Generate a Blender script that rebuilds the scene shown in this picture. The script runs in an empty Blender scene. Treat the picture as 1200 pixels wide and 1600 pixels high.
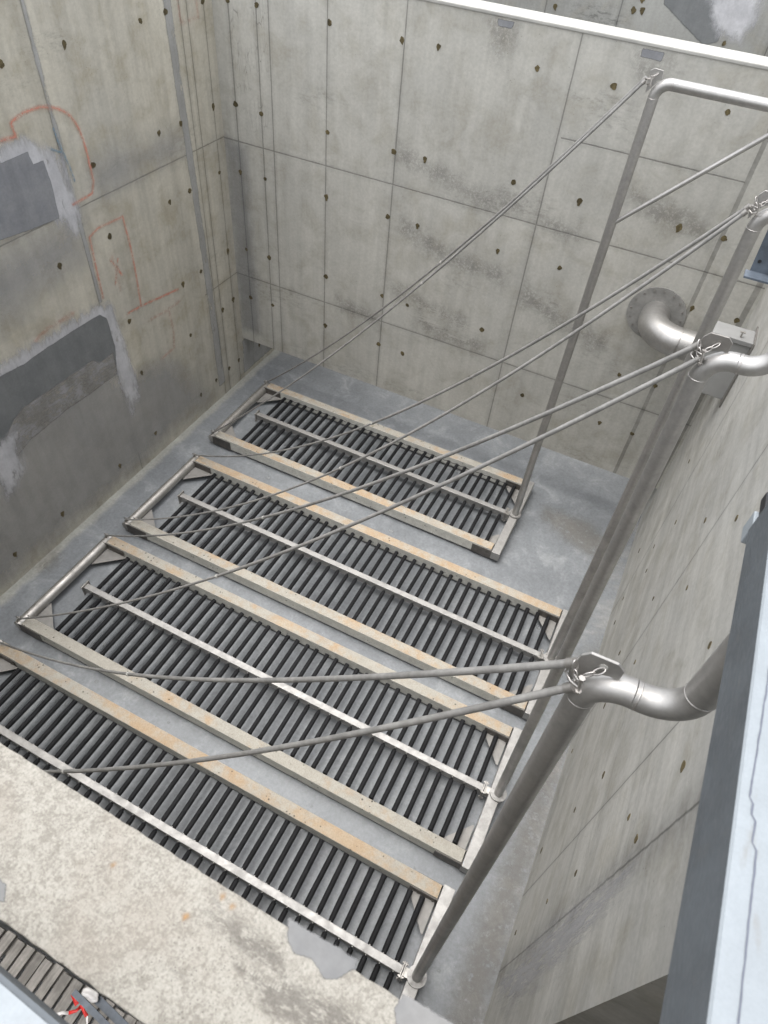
import bpy, bmesh, math, random
import numpy as np
from mathutils import Vector, Matrix, noise as mnoise
R = math.radians
random.seed(7)
SC = bpy.context.scene
COL = SC.collection

# ------------------------------------------------------------------ camera
cd = bpy.data.cameras.new('camera'); cam = bpy.data.objects.new('camera', cd); COL.objects.link(cam)
cd.sensor_fit = 'HORIZONTAL'; cd.sensor_width = 36.0; cd.lens = 36.0 * 1054.78 / 1200.0
cd.clip_start = 0.05; cd.clip_end = 2000
right_ = Vector((0.89456, 0.44059, 0.07514)); down_ = Vector((0.37175, -0.64012, -0.67235)); fwd_ = Vector((-0.24813, 0.62939, -0.73641))
mt = Matrix((right_, -down_, -fwd_)).transposed().to_4x4(); mt.translation = Vector((0, 0, 9.0))
cam.matrix_world = mt
cd.dof.use_dof = True; cd.dof.focus_distance = 5.0; cd.dof.aperture_fstop = 5.0
SC.camera = cam
SC.cycles.max_bounces = 10; SC.cycles.diffuse_bounces = 6; SC.cycles.transparent_max_bounces = 12
# ------------------------------------------------------------------ world, overcast daylight
w = bpy.data.worlds.new('World'); SC.world = w; w.use_nodes = True
nt = w.node_tree; nt.nodes.clear()
out = nt.nodes.new('ShaderNodeOutputWorld'); bg = nt.nodes.new('ShaderNodeBackground')
sky = nt.nodes.new('ShaderNodeTexSky'); sky.sky_type = 'NISHITA'; sky.sun_disc = False
SUN_EL, SUN_AZ = 80.0, 250.0
sky.sun_elevation = R(SUN_EL); sky.sun_rotation = R(SUN_AZ); sky.dust_density = 4.0; sky.air_density = 1.0; sky.ozone_density = 1.0
hs = nt.nodes.new('ShaderNodeHueSaturation'); hs.inputs['Saturation'].default_value = 0.18
nt.links.new(sky.outputs[0], hs.inputs['Color']); nt.links.new(hs.outputs[0], bg.inputs[0]); nt.links.new(bg.outputs[0], out.inputs[0])
bg.inputs[1].default_value = 0.15
# ------------------------------------------------------------------ sun behind cloud
sd = bpy.data.lights.new('sun', 'SUN'); so = bpy.data.objects.new('sun', sd); COL.objects.link(so)
sd.energy = 0.5; sd.angle = R(50); sd.color = (1.0, 0.97, 0.92)
az = R(SUN_AZ); el = R(SUN_EL)
sdir = Vector((math.sin(az) * math.cos(el), math.cos(az) * math.cos(el), math.sin(el)))
so.rotation_euler = sdir.to_track_quat('Z', 'Y').to_euler(); so.location = (0, 0, 30)
# ------------------------------------------------------------------ exposure
SC.view_settings.view_transform = 'Standard'; SC.view_settings.look = 'None'; SC.view_settings.exposure = 1.47; SC.view_settings.gamma = 1.0

# ================================================================== node helpers
class NB:
    def __init__(s, name):
        s.m = bpy.data.materials.new(name); s.m.use_nodes = True; s.t = s.m.node_tree; s.t.nodes.clear()
        s.out = s.n('ShaderNodeOutputMaterial'); s.b = s.n('ShaderNodeBsdfPrincipled'); s.t.links.new(s.b.outputs[0], s.out.inputs[0])
        s.geo = None
    def n(s, ty, **k):
        x = s.t.nodes.new(ty)
        for a, v in k.items(): setattr(x, a, v)
        return x
    def put(s, sock, v):
        if isinstance(v, E_): v = v.s
        if hasattr(v, 'is_linked'): s.t.links.new(v, sock)
        elif isinstance(v, (tuple, list)) and len(v) == 3 and sock.type == 'RGBA': sock.default_value = (*v, 1)
        else: sock.default_value = v
    def op(s, o, a, b=None, c=None):
        x = s.n('ShaderNodeMath', operation=o); s.put(x.inputs[0], a)
        if b is not None: s.put(x.inputs[1], b)
        if c is not None: s.put(x.inputs[2], c)
        return E_(s, x.outputs[0])
    def pos(s):
        if s.geo is None:
            s.geo = s.n('ShaderNodeNewGeometry'); s.sp = s.n('ShaderNodeSeparateXYZ'); s.t.links.new(s.geo.outputs['Position'], s.sp.inputs[0])
        return [E_(s, s.sp.outputs[i]) for i in range(3)]
    def objpos(s):
        tc = s.n('ShaderNodeTexCoord'); sp = s.n('ShaderNodeSeparateXYZ'); s.t.links.new(tc.outputs['Object'], sp.inputs[0])
        return [E_(s, sp.outputs[i]) for i in range(3)]
    def vec(s, x, y, z):
        c = s.n('ShaderNodeCombineXYZ'); s.put(c.inputs[0], x); s.put(c.inputs[1], y); s.put(c.inputs[2], z); return c.outputs[0]
    def noise(s, v, sc, det=4, ro=0.6, dist=0.0):
        x = s.n('ShaderNodeTexNoise'); s.put(x.inputs['Vector'], v); x.inputs['Scale'].default_value = sc
        x.inputs['Detail'].default_value = det; x.inputs['Roughness'].default_value = ro; x.inputs['Distortion'].default_value = dist
        return E_(s, x.outputs[0])
    def vor(s, v, sc, feat='F1'):
        x = s.n('ShaderNodeTexVoronoi', feature=feat); s.put(x.inputs['Vector'], v); x.inputs['Scale'].default_value = sc
        return E_(s, x.outputs['Distance'])
    def white(s, v):
        x = s.n('ShaderNodeTexWhiteNoise', noise_dimensions='3D'); s.put(x.inputs['Vector'], v); return E_(s, x.outputs['Value'])
    def ss(s, v, lo, hi, a=0.0, b=1.0):
        x = s.n('ShaderNodeMapRange', interpolation_type='SMOOTHSTEP'); s.put(x.inputs[0], v)
        x.inputs[1].default_value = lo; x.inputs[2].default_value = hi; x.inputs[3].default_value = a; x.inputs[4].default_value = b
        return E_(s, x.outputs[0])
    def mix(s, f, a, b, mode='MIX'):
        x = s.n('ShaderNodeMix', data_type='RGBA', blend_type=mode); s.put(x.inputs[0], f); s.put(x.inputs[6], a); s.put(x.inputs[7], b)
        return x.outputs[2]
    def scale(s, col, f):       # colour times scalar
        x = s.n('ShaderNodeVectorMath', operation='SCALE'); s.put(x.inputs[0], col); s.put(x.inputs['Scale'], f); return x.outputs[0]
    def bump(s, h, strength=0.3, dist=0.01, prev=None):
        x = s.n('ShaderNodeBump'); s.put(x.inputs['Height'], h); x.inputs['Strength'].default_value = strength; x.inputs['Distance'].default_value = dist
        s.t.links.new(x.outputs[0], s.b.inputs['Normal'])
    def fin(s, col, rough=0.7, metal=0.0, spec=0.5):
        s.put(s.b.inputs['Base Color'], col); s.put(s.b.inputs['Roughness'], rough); s.b.inputs['Metallic'].default_value = metal
        s.b.inputs['Specular IOR Level'].default_value = spec
        return s.m
class E_:
    def __init__(s, nb, sock): s.nb = nb; s.s = sock
    def __add__(s, o): return s.nb.op('ADD', s, o)
    __radd__ = __add__
    def __sub__(s, o): return s.nb.op('SUBTRACT', s, o)
    def __rsub__(s, o): return s.nb.op('SUBTRACT', o, s)
    def __mul__(s, o): return s.nb.op('MULTIPLY', s, o)
    __rmul__ = __mul__
    def abs(s): return s.nb.op('ABSOLUTE', s)
    def min(s, o): return s.nb.op('MINIMUM', s, o)
    def max(s, o): return s.nb.op('MAXIMUM', s, o)
    def floor(s): return s.nb.op('FLOOR', s)
    def lt(s, o): return s.nb.op('LESS_THAN', s, o)
    def gt(s, o): return s.nb.op('GREATER_THAN', s, o)

def concrete(name, axis, c1, c2, vs=(), hs_=(), streak=0.07, streak_dir='v', scuff=0.4, pitch=2.4, h0=0.0, wide=(), crack=None, warm=(0.37, 0.345, 0.28), seed=0.0, cracks=None, part_h=()):
    """cast concrete with formwork joints. axis: horizontal axis index of the wall, vs: vertical joints, hs_: horizontal joints"""
    b = NB(name); P = b.pos(); h = P[axis]; z = P[2]
    v3 = b.vec(h + seed, z, P[1 - axis] * 1.0)
    big = b.noise(v3, 0.55, 3, 0.55); mid = b.noise(v3, 2.3, 5, 0.62, 0.4); fine = b.noise(v3, 26, 5, 0.7)
    col = b.mix(b.ss(big, 0.36, 0.66), c1, c2)
    col = b.mix(b.ss(mid, 0.45, 0.75, 0, 0.45), col, warm)
    if streak_dir == 'v': sv = b.vec(h * 9.0 + seed, z * 0.55, 0.0)
    else: sv = b.vec(h * 0.45 + seed, z * 7.0, 0.0)
    st = b.noise(sv, 1.0, 5, 0.6)
    st2 = b.noise(sv, 0.33, 3, 0.5)
    f = b.ss(mid, 0.3, 0.75, 1.07, 0.92) * b.ss(fine, 0.3, 0.7, 0.93, 1.065) * b.ss(st, 0.35, 0.7, 1 + streak * 0.4, 1 - streak) * b.ss(st2, 0.35, 0.65, 1 + streak * 0.5, 1 - streak * 0.6)
    # board / panel tint
    pan = b.white(b.vec((h - h0) * (1.0 / pitch), 0.0, 0.0).node.outputs[0] if False else b.vec(((h - h0) * (1.0 / pitch)).floor(), ((z - 0.02) * (1 / 2.385)).floor(), seed))
    f = f * (pan * 0.09 + 0.955)
    # dark smudges lying along the pour
    sm = b.noise(b.vec(h * 0.55 + seed * 2, z * 1.5, 3.0), 1.0, 3, 0.5) ; smf = b.noise(b.vec(h * 2.0, z * 5.0, seed), 3.0, 6, 0.78)
    smk = b.ss(sm, 0.54, 0.70) * b.ss(smf, 0.46, 0.62) * scuff
    f = f * (1.0 - smk)
    # pores
    po = b.vor(v3, 17.0); pr = b.noise(v3, 1.4, 2, 0.5)
    f = f * (1.0 - po.lt(0.075) * b.ss(pr, 0.45, 0.62) * 0.45)
    # joints
    wob = (b.noise(b.vec(h * 1.0, z * 1.0, 8.0), 5.0, 4, 0.7) - 0.5) * 0.016
    seam = None
    wn = b.noise(v3, 4.0, 3, 0.6) * 0.007 + 0.002
    for x in vs:
        d = ((h + wob * 0.6) - x).abs() - wn
        seam = d if seam is None else seam.min(d)
    for x in hs_:
        d = ((z + wob * 0.6) - x).abs() - wn
        seam = d if seam is None else seam.min(d)
    for (zz, a0, a1) in part_h:
        d = (((z + wob * 0.6) - zz).abs() - wn).max(a0 - h).max(h - a1)
        seam = d if seam is None else seam.min(d)
    hgt = fine * 0.25 + mid * 0.3
    if seam is not None:
        k = b.ss(seam, 0.0, 0.006, 1.0, 0.0); halo = b.ss(seam, 0.0, 0.07, 0.10, 0.0)
        f = f * (1.0 - k * 0.42) * (1.0 - halo)
        hgt = hgt - k * 1.2
    for (x, hw, dk) in wide:
        k = b.ss((h + wob - x).abs(), hw * 0.8, hw, 1.0, 0.0); f = f * (1.0 - k * dk * b.ss(b.noise(b.vec(h, z, 2.0), 2.2, 4, 0.7), 0.3, 0.6, 0.5, 1.0))
    if crack is not None:      # rough cold joint along a vertical line
        x, a = crack
        wob2 = (b.noise(b.vec(0.0, z * 1.0, 1.0), 9.0, 5, 0.8) - 0.5) * 0.06
        d = (h + wob2 - x).abs(); k = b.ss(d, 0.0, 0.018, 1.0, 0.0); halo = b.ss(d, 0.0, 0.28, 0.30, 0.0) * b.ss(mid, 0.35, 0.6, 0.4, 1.0)
        f = f * (1.0 - k * a) * (1.0 - halo); hgt = hgt - k * 2.0
    if cracks is not None:     # drying cracks in a vertical band (a0..a1, above z0)
        a0, a1, z0 = cracks
        cr = b.vor(b.vec(h * 6.5, z * 1.1, 0.0), 2.6, 'DISTANCE_TO_EDGE')
        k = b.ss(cr, 0.0, 0.045, 1.0, 0.0) * b.ss(h, a0 - 0.1, a0 + 0.1) * b.ss(h, a1 - 0.05, a1 + 0.05, 1, 0) * b.ss(z, z0, z0 + 0.8) * b.ss(b.noise(v3, 2.5, 3), 0.42, 0.58)
        f = f * (1.0 - k * 0.42)
    col = b.scale(col, f)
    b.bump(hgt, 0.35, 0.012)
    return b.fin(col, b.ss(mid, 0.3, 0.7, 0.62, 0.85), spec=0.35)

def m_floor():
    b = NB('power_floated_floor_concrete'); P = b.pos(); v = b.vec(*P)
    big = b.noise(v, 0.5, 3, 0.55); mid = b.noise(v, 1.9, 6, 0.68, 0.8); fine = b.noise(v, 22, 6, 0.75)
    col = b.mix(b.ss(big, 0.38, 0.62), (0.205, 0.216, 0.226), (0.175, 0.185, 0.195))
    col = b.mix(b.ss(mid, 0.50, 0.70, 0, 0.42), col, (0.32, 0.33, 0.332))
    # rust-brown silt by the right hand wall
    br = b.noise(v, 1.1, 4, 0.6)
    edge = (b.ss(P[0], 0.7, 1.15) .max(b.ss(br, 0.60, 0.72)) * b.ss(mid, 0.40, 0.6)) * b.ss(P[0], -1.2, 0.6)
    col = b.mix(edge * 0.22, col, (0.26, 0.235, 0.195))
    wl = b.ss(P[0] + b.noise(v, 3.0, 4) * 0.2, -7.22, -7.10, 1.0, 0.0)
    col = b.mix(wl * 0.5, col, (0.42, 0.41, 0.35))
    f = b.ss(fine, 0.3, 0.7, 0.87, 1.13) * b.ss(mid, 0.3, 0.7, 0.91, 1.08)
    sp = b.vor(v, 9.0); f = f * (1.0 + sp.lt(0.06) * 0.5 * b.ss(big, 0.45, 0.6))
    scr = b.noise(b.vec(P[0] * 1.3 + P[1] * 4.0, P[1] * 1.0 - P[0] * 5.0, 0.0), 2.0, 5, 0.7)
    f = f * b.ss(scr, 0.35, 0.7, 1.05, 0.93)
    b.bump(fine * 0.5 + mid, 0.12, 0.01)
    return b.fin(b.scale(col, f), b.ss(mid, 0.3, 0.7, 0.38, 0.6), spec=0.5)

def m_steel(name, base=(0.56, 0.545, 0.52), r0=0.3, r1=0.46, stain=0.25, sc=1.0, axis=None):
    b = NB(name); P = b.pos(); v = b.vec(*P)
    a = b.noise(v, 3.0 * sc, 5, 0.65, 0.5); f2 = b.noise(v, 30 * sc, 4, 0.7)
    col = b.scale(base, b.ss(a, 0.3, 0.75, 1.04, 1.0 - stain) * b.ss(f2, 0.3, 0.7, 0.94, 1.05))
    b.bump(f2, 0.05, 0.003)
    return b.fin(col, b.ss(a, 0.3, 0.7, r0, r1) , 0.86)

def m_plain(name, c, rough=0.6, metal=0.0, var=0.12, sc=8.0, bump=0.1):
    b = NB(name); P = b.pos(); v = b.vec(*P)
    a = b.noise(v, sc, 5, 0.65); a2 = b.noise(v, sc * 0.2, 3, 0.6)
    col = b.scale(c, b.ss(a, 0.3, 0.7, 1 - var, 1 + var) * b.ss(a2, 0.3, 0.7, 1 - var, 1 + var))
    if bump: b.bump(a, bump, 0.004)
    return b.fin(col, rough, metal)

def m_beam():
    b = NB('ballast_beam_concrete'); P = b.pos(); v = b.vec(*P)
    g = b.geo; ns = b.n('ShaderNodeSeparateXYZ'); b.t.links.new(g.outputs['Normal'], ns.inputs[0]); nz = E_(b, ns.outputs[2])
    oi = b.n('ShaderNodeObjectInfo'); rnd = E_(b, oi.outputs['Random'])
    a = b.noise(v, 1.1, 4, 0.6); m = b.noise(v, 7.0, 5, 0.7); fi = b.noise(v, 60, 4, 0.75)
    side = b.mix(b.ss(m, 0.35, 0.65), (0.50, 0.49, 0.45), (0.60, 0.59, 0.54))  # cast grey sides, lightened in the colour to stand in for missing ambient light
    tan = b.mix(b.ss(m, 0.3, 0.7), (0.40, 0.325, 0.24), (0.375, 0.275, 0.18)); grey = b.mix(b.ss(m, 0.3, 0.7), (0.37, 0.35, 0.305), (0.32, 0.30, 0.26))
    top = b.mix(b.ss(a + (rnd - 0.5) * 0.30 + (m - 0.5) * 0.45, 0.42, 0.66), grey, tan)
    col = b.mix(b.ss(nz, 0.5, 0.9), side, top)
    po = b.vor(v, 15.0); pm = b.noise(v, 3.3, 4, 0.7)
    f = b.ss(fi, 0.3, 0.7, 0.86, 1.14) * (1.0 - po.lt(0.19) * b.ss(pm, 0.53, 0.58) * 0.7)
    b.bump(fi + m * 0.5, 0.3, 0.004)
    return b.fin(b.scale(col, f), 0.85, spec=0.3)

def m_walltop():
    b = NB('rough_trowelled_concrete_top'); P = b.pos(); v = b.vec(*P)
    a = b.noise(v, 3.5, 4, 0.6); m = b.noise(v, 34.0, 6, 0.78, 0.3); fi = b.noise(v, 130, 5, 0.8)
    c = b.mix(b.ss(m + (fi - 0.5) * 0.6, 0.36, 0.60), (0.205, 0.192, 0.168), (0.30, 0.287, 0.255))
    c = b.mix(b.ss(a, 0.46, 0.68, 0, 0.42), c, (0.225, 0.20, 0.17))
    dk = b.ss(b.noise(b.vec(P[0] + 4.0, P[1] * 1.6, 0.0), 7.0, 5, 0.7, 1.0), 0.60, 0.66) * b.ss(P[0], -0.55, -0.3)
    c = b.mix(dk * 0.65, c, (0.17, 0.165, 0.155))
    rs = b.vor(b.vec(P[0] * 1.0, P[1] * 1.0, 0.0), 5.0)
    c = b.mix(b.ss(rs, 0.0, 0.07, 0.8, 0) * b.ss(m, 0.5, 0.6), c, (0.36, 0.20, 0.07))
    po = b.vor(v, 90.0); pm = b.noise(v, 5, 3)
    f = b.ss(fi, 0.3, 0.7, 0.84, 1.12) * (1.0 - po.lt(0.14) * b.ss(pm, 0.45, 0.6) * 0.5)
    b.bump(fi + m, 0.45, 0.003)
    return b.fin(b.scale(c, f), 0.9, spec=0.2)

def m_decal(name, c1, c2, soft=0.05, nscale=6.0, namp=0.10, stretch=(1, 1, 1), alpha=1.0, rough=0.8, holes=0.0, hsc=10.0):
    """mortar / slurry / spray paint: thin coat on a wall, its ragged edge comes from a distance attribute"""
    b = NB(name); P = b.pos(); v = b.vec(P[0] * stretch[0], P[1] * stretch[1], P[2] * stretch[2])
    at = b.n('ShaderNodeAttribute', attribute_name='edge'); d = E_(b, at.outputs['Fac'])
    n1 = b.noise(v, nscale, 6, 0.7)
    al = b.ss(d + (n1 - 0.5) * namp * 2, -soft, soft)
    if holes > 0: al = al * b.ss(b.noise(v, hsc, 5, 0.75), holes - 0.08, holes + 0.08)
    al = al * alpha
    v2 = b.vec(*P); m = b.noise(v2, 3.0, 5, 0.65); st = b.noise(b.vec(P[0] * 7, P[1] * 7, P[2] * 0.8), 1.0, 4, 0.6); fi = b.noise(v2, 30, 4, 0.7)
    col = b.scale(b.mix(b.ss(m, 0.35, 0.65), c1, c2), b.ss(fi, 0.3, 0.7, 0.94, 1.06) * b.ss(st, 0.35, 0.7, 1.04, 0.92))
    b.fin(col, rough, spec=0.3); b.bump(fi + m, 0.15, 0.005)
    tr = b.n('ShaderNodeBsdfTransparent'); mx = b.n('ShaderNodeMixShader'); b.put(mx.inputs[0], al)
    b.t.links.new(tr.outputs[0], mx.inputs[1]); b.t.links.new(b.b.outputs[0], mx.inputs[2]); b.t.links.new(mx.outputs[0], b.out.inputs[0])
    return b.m

# ================================================================== mesh helpers
def tag(o, label=None, cat=None, group=None, kind=None):
    if label: o['label'] = label
    if cat: o['category'] = cat
    if group: o['group'] = group
    if kind: o['kind'] = kind
    return o
def empty(name, loc=(0, 0, 0)):
    o = bpy.data.objects.new(name, None); COL.objects.link(o); o.location = loc; o.empty_display_size = 0.2; return o
class MB:
    def __init__(s): s.bm = bmesh.new()
    def box(s, x0, x1, y0, y1, z0, z1, bev=0.0):
        vs = [s.bm.verts.new((x, y, z)) for x in (x0, x1) for y in (y0, y1) for z in (z0, z1)]
        fs = [(0, 1, 3, 2), (4, 6, 7, 5), (0, 4, 5, 1), (2, 3, 7, 6), (0, 2, 6, 4), (1, 5, 7, 3)]
        fc = [s.bm.faces.new([vs[i] for i in f]) for f in fs]
        if bev > 0:
            es = list({e for f in fc for e in f.edges}); bmesh.ops.bevel(s.bm, geom=es, offset=bev, segments=2, affect='EDGES', profile=0.5)
        return s
    def tube(s, pts, r, seg=16, caps=True, rads=None, smooth=True):
        pts = [Vector(p) for p in pts]; n = len(pts); rings = []
        t0 = (pts[1] - pts[0]).normalized(); up = Vector((0, 0, 1)) if abs(t0.z) < 0.9 else Vector((0, 1, 0))
        u = t0.cross(up).normalized(); v = u.cross(t0).normalized(); prev = t0
        for i, p in enumerate(pts):
            t = (pts[min(i + 1, n - 1)] - pts[max(i - 1, 0)]).normalized()
            q = prev.rotation_difference(t); u = q @ u; v = q @ v; prev = t
            rr = rads[i] if rads else r
            rings.append([s.bm.verts.new(p + (u * math.cos(a) + v * math.sin(a)) * rr) for a in [2 * math.pi * k / seg for k in range(seg)]])
        for a, b_ in zip(rings, rings[1:]):
            for k in range(seg):
                f = s.bm.faces.new((a[k], a[(k + 1) % seg], b_[(k + 1) % seg], b_[k])); f.smooth = smooth
        def hard(rg):
            for k in range(seg):
                e = s.bm.edges.get((rg[k], rg[(k + 1) % seg]))
                if e: e.smooth = False
        if caps: s.bm.faces.new(rings[0][::-1]); s.bm.faces.new(rings[-1]); hard(rings[0]); hard(rings[-1])
        if rads:
            for i in range(1, n - 1): hard(rings[i]) if n > 4 else None
        return s
    def prism(s, poly, fn, d0, d1):     # poly 2D, fn(u,v,d)->xyz
        a = [s.bm.verts.new(fn(u, v, d0)) for u, v in poly]; b_ = [s.bm.verts.new(fn(u, v, d1)) for u, v in poly]
        s.bm.faces.new(a); s.bm.faces.new(b_[::-1]); n = len(poly)
        for i in range(n): s.bm.faces.new((a[i], b_[i], b_[(i + 1) % n], a[(i + 1) % n]))
        return s
    def bolt(s, c, ax, r=0.012, h=0.012):
        c = Vector(c); ax = Vector(ax).normalized(); s.tube([c, c + ax * h], r, 6, smooth=False); return s
    def build(s, name, mat, parent=None, mats=None):
        bmesh.ops.recalc_face_normals(s.bm, faces=s.bm.faces)
        me = bpy.data.meshes.new(name); s.bm.to_mesh(me); s.bm.free()
        me.materials.append(mat)
        o = bpy.data.objects.new(name, me); COL.objects.link(o)
        if parent:
            o.parent = parent
            if parent.type == 'EMPTY': o.matrix_parent_inverse = Matrix.Translation(-Vector(parent.location))
        return o
def bevmod(o, w=0.006, seg=2):
    m = o.modifiers.new('bevel', 'BEVEL'); m.width = w; m.segments = seg; m.limit_method = 'ANGLE'; return o

def sdf_poly(px, py, poly, closed=True):
    n = len(poly); d = np.full(px.shape, 1e9); inside = np.zeros(px.shape, bool)
    for i in range(n if closed else n - 1):
        ax, ay = poly[i]; bx, by = poly[(i + 1) % n]; ex, ey = bx - ax, by - ay
        wx, wy = px - ax, py - ay; t = np.clip((wx * ex + wy * ey) / (ex * ex + ey * ey + 1e-12), 0, 1)
        d = np.minimum(d, np.hypot(wx - t * ex, wy - t * ey))
        if closed:
            c = ((ay > py) != (by > py)) & (px < (bx - ax) * (py - ay) / ((by - ay) if by != ay else 1e-12) + ax); inside ^= c
    return np.where(inside, d, -d) if closed else -d
def decal(name, poly, plane, off, mat, parent, closed=True, width=0.0, step=0.04, margin=0.14):
    """plane: ('x', value, sign) or ('y', ...) or ('z', ...); poly in the two other axes"""
    P = np.array(poly, float); lo = P.min(0) - margin - width; hi = P.max(0) + margin + width
    xs = np.arange(lo[0], hi[0] + step, step); ys = np.arange(lo[1], hi[1] + step, step)
    X, Y = np.meshgrid(xs, ys, indexing='ij'); D = sdf_poly(X, Y, [tuple(p) for p in poly], closed) + width
    keep = D > -margin; nx, ny = X.shape
    idx = -np.ones(X.shape, int); verts = []; dv = []; faces = []
    ax, val, sg = plane
    for i in range(nx - 1):
        for j in range(ny - 1):
            if keep[i, j] and keep[i + 1, j] and keep[i, j + 1] and keep[i + 1, j + 1]:
                f = []
                for (a, b_) in ((i, j), (i + 1, j), (i + 1, j + 1), (i, j + 1)):
                    if idx[a, b_] < 0:
                        idx[a, b_] = len(verts); u, v = X[a, b_], Y[a, b_]; q = val + sg * off
                        verts.append((q, u, v) if ax == 'x' else (u, q, v) if ax == 'y' else (u, v, q)); dv.append(D[a, b_])
                    f.append(int(idx[a, b_]))
                n_ = f if (ax == 'x' and sg > 0) or (ax == 'y' and sg < 0) or ax == 'z' else f[::-1]
                faces.append(n_)
    me = bpy.data.meshes.new(name); me.from_pydata(verts, [], faces); at = me.attributes.new('edge', 'FLOAT', 'POINT'); at.data.foreach_set('value', dv)
    me.materials.append(mat); o = bpy.data.objects.new(name, me); COL.objects.link(o); o.parent = parent
    return o

# ================================================================== materials
YB = 9.78; XL = -7.4; XR = 1.2; TOP = 7.1
M = {}
M['back'] = concrete('baffle_wall_concrete', 0, (0.46, 0.45, 0.41), (0.415, 0.408, 0.375), vs=(-6.645, -6.44, -5.485, -4.31, -2.0, -7.12), hs_=(2.385, 4.765), wide=((0.425, 0.032, 0.42), (1.12, 0.045, 0.45)), h0=-6.71, scuff=0.22, cracks=(-7.1, -6.5, 4.7), seed=0.0, part_h=((5.94, -1.95, 0.40),))
M['left'] = concrete('left_wall_concrete', 1, (0.49, 0.462, 0.39), (0.445, 0.425, 0.37), vs=(6.41, 9.04, 9.2, 9.58), hs_=(4.78,), part_h=((2.385, 8.8, 12.0),), h0=1.6, scuff=0.25, streak=0.10, seed=5.0, warm=(0.37, 0.32, 0.215))
M['right'] = concrete('right_wall_concrete', 1, (0.465, 0.457, 0.425), (0.42, 0.415, 0.39), vs=(2.895, 5.07, 7.5), streak=0.11, streak_dir='h', scuff=0.22, crack=(2.04, 0.5), seed=11.0, h0=0.5)
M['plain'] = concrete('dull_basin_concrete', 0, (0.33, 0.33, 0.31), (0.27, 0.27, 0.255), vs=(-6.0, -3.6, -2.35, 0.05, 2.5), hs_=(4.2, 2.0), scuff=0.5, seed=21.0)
M['rim'] = m_plain('pale_concrete_rim', (0.38, 0.375, 0.35), 0.85, var=0.09, sc=5)
M['floor'] = m_floor()
M['walltop'] = m_walltop()
M['beam'] = m_beam()
M['gusset'] = m_plain('dull_gusset_plate', (0.26, 0.25, 0.235), 0.6, 0.3, var=0.1, sc=8)
M['shoe'] = m_plain('brown_tinted_steel_shoe', (0.12, 0.11, 0.10), 0.5, 0.5, var=0.2, sc=12)
M['steel'] = m_steel('pickled_stainless_steel', (0.46, 0.45, 0.435), 0.40, 0.54, 0.22)
M['steel_old'] = m_steel('dull_stainless_steel', (0.50, 0.48, 0.45), 0.42, 0.6, 0.35)
M['rod'] = m_plain('galvanised_rod', (0.25, 0.245, 0.235), 0.5, 0.35, var=0.14, sc=18)
M['steel_flat'] = m_steel('brushed_stainless_box_section', (0.40, 0.39, 0.375), 0.55, 0.68, 0.12, 3.5)
M['steel_dark'] = m_steel('dark_stainless_plate', (0.36, 0.345, 0.325), 0.4, 0.6, 0.3)
M['weld'] = m_plain('weld_seam', (0.50, 0.48, 0.46), 0.45, 1.0, var=0.1)
M['rubber'] = m_plain('black_rubber_membrane', (0.008, 0.008, 0.009), 0.75, 0.0, var=0.3, sc=14)
M['rubber'].node_tree.nodes['Principled BSDF'].inputs['Specular IOR Level'].default_value = 0.28
M['hose'] = m_plain('black_wire', (0.02, 0.02, 0.02), 0.6)
M['tie'] = m_plain('brown_tie_hole_mortar', (0.095, 0.075, 0.035), 0.85, var=0.35, sc=25)
b = NB('grey_coated_steel_side'); P = b.pos(); v = b.vec(*P)
a = b.noise(v, 5.0, 5, 0.65); sc1 = b.noise(b.vec(P[0] * 60 + P[1] * 25, P[1] * 14, P[2] * 70), 1.0, 3, 0.5); sc2 = b.noise(b.vec(P[0] * 8, P[1] * 3 + P[2] * 9, P[2] * 40 - P[1] * 30), 1.0, 4, 0.6)
c_ = b.scale((0.105, 0.118, 0.13), b.ss(a, 0.3, 0.7, 0.88, 1.12))
c_ = b.mix(b.ss(sc2, 0.66, 0.74) * 0.35, c_, (0.22, 0.235, 0.25)); c_ = b.mix(b.ss(b.noise(v, 11.0, 5, 0.7), 0.55, 0.75, 0, 0.3), c_, (0.13, 0.13, 0.125))
M['blue_steel'] = b.fin(c_, b.ss(sc1, 0.3, 0.7, 0.42, 0.62), 0.2)
b = NB('sky_tinted_galvanised_top'); P = b.pos(); v = b.vec(*P)
a = b.noise(v, 6.0, 5, 0.65); dr = b.noise(b.vec(P[0] * 16, P[1] * 5, P[2]), 1.0, 5, 0.7); fi = b.noise(v, 140, 4, 0.75)
c_ = b.scale((0.225, 0.25, 0.27), b.ss(a, 0.3, 0.7, 0.93, 1.07) * b.ss(fi, 0.3, 0.7, 0.96, 1.04))  # pale galvanised grey with the sky's bluish reflection put into the colour
c_ = b.mix(b.ss(dr, 0.56, 0.74, 0, 0.55), c_, (0.17, 0.165, 0.155))
b.bump(fi, 0.15, 0.001)
M['pale_steel'] = b.fin(c_, 0.55, 0.0)
M['seam_dark'] = m_plain('split_sealant', (0.10, 0.11, 0.14), 0.8)
M['galv'] = m_plain('galvanised_steel', (0.075, 0.09, 0.11), 0.5, 0.1, var=0.2, sc=20)
M['black'] = m_plain('black_plastic', (0.012, 0.012, 0.014), 0.5)
M['wood'] = None
b = NB('weathered_grey_timber'); P = b.pos()
g = b.noise(b.vec(P[0] * 60, P[1] * 5, P[2] * 60), 1.0, 5, 0.65); a = b.noise(b.vec(*P), 9.0, 4, 0.6)
oi = b.n('ShaderNodeObjectInfo'); rn = E_(b, oi.outputs['Random'])
b.bump(g, 0.4, 0.002)
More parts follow.
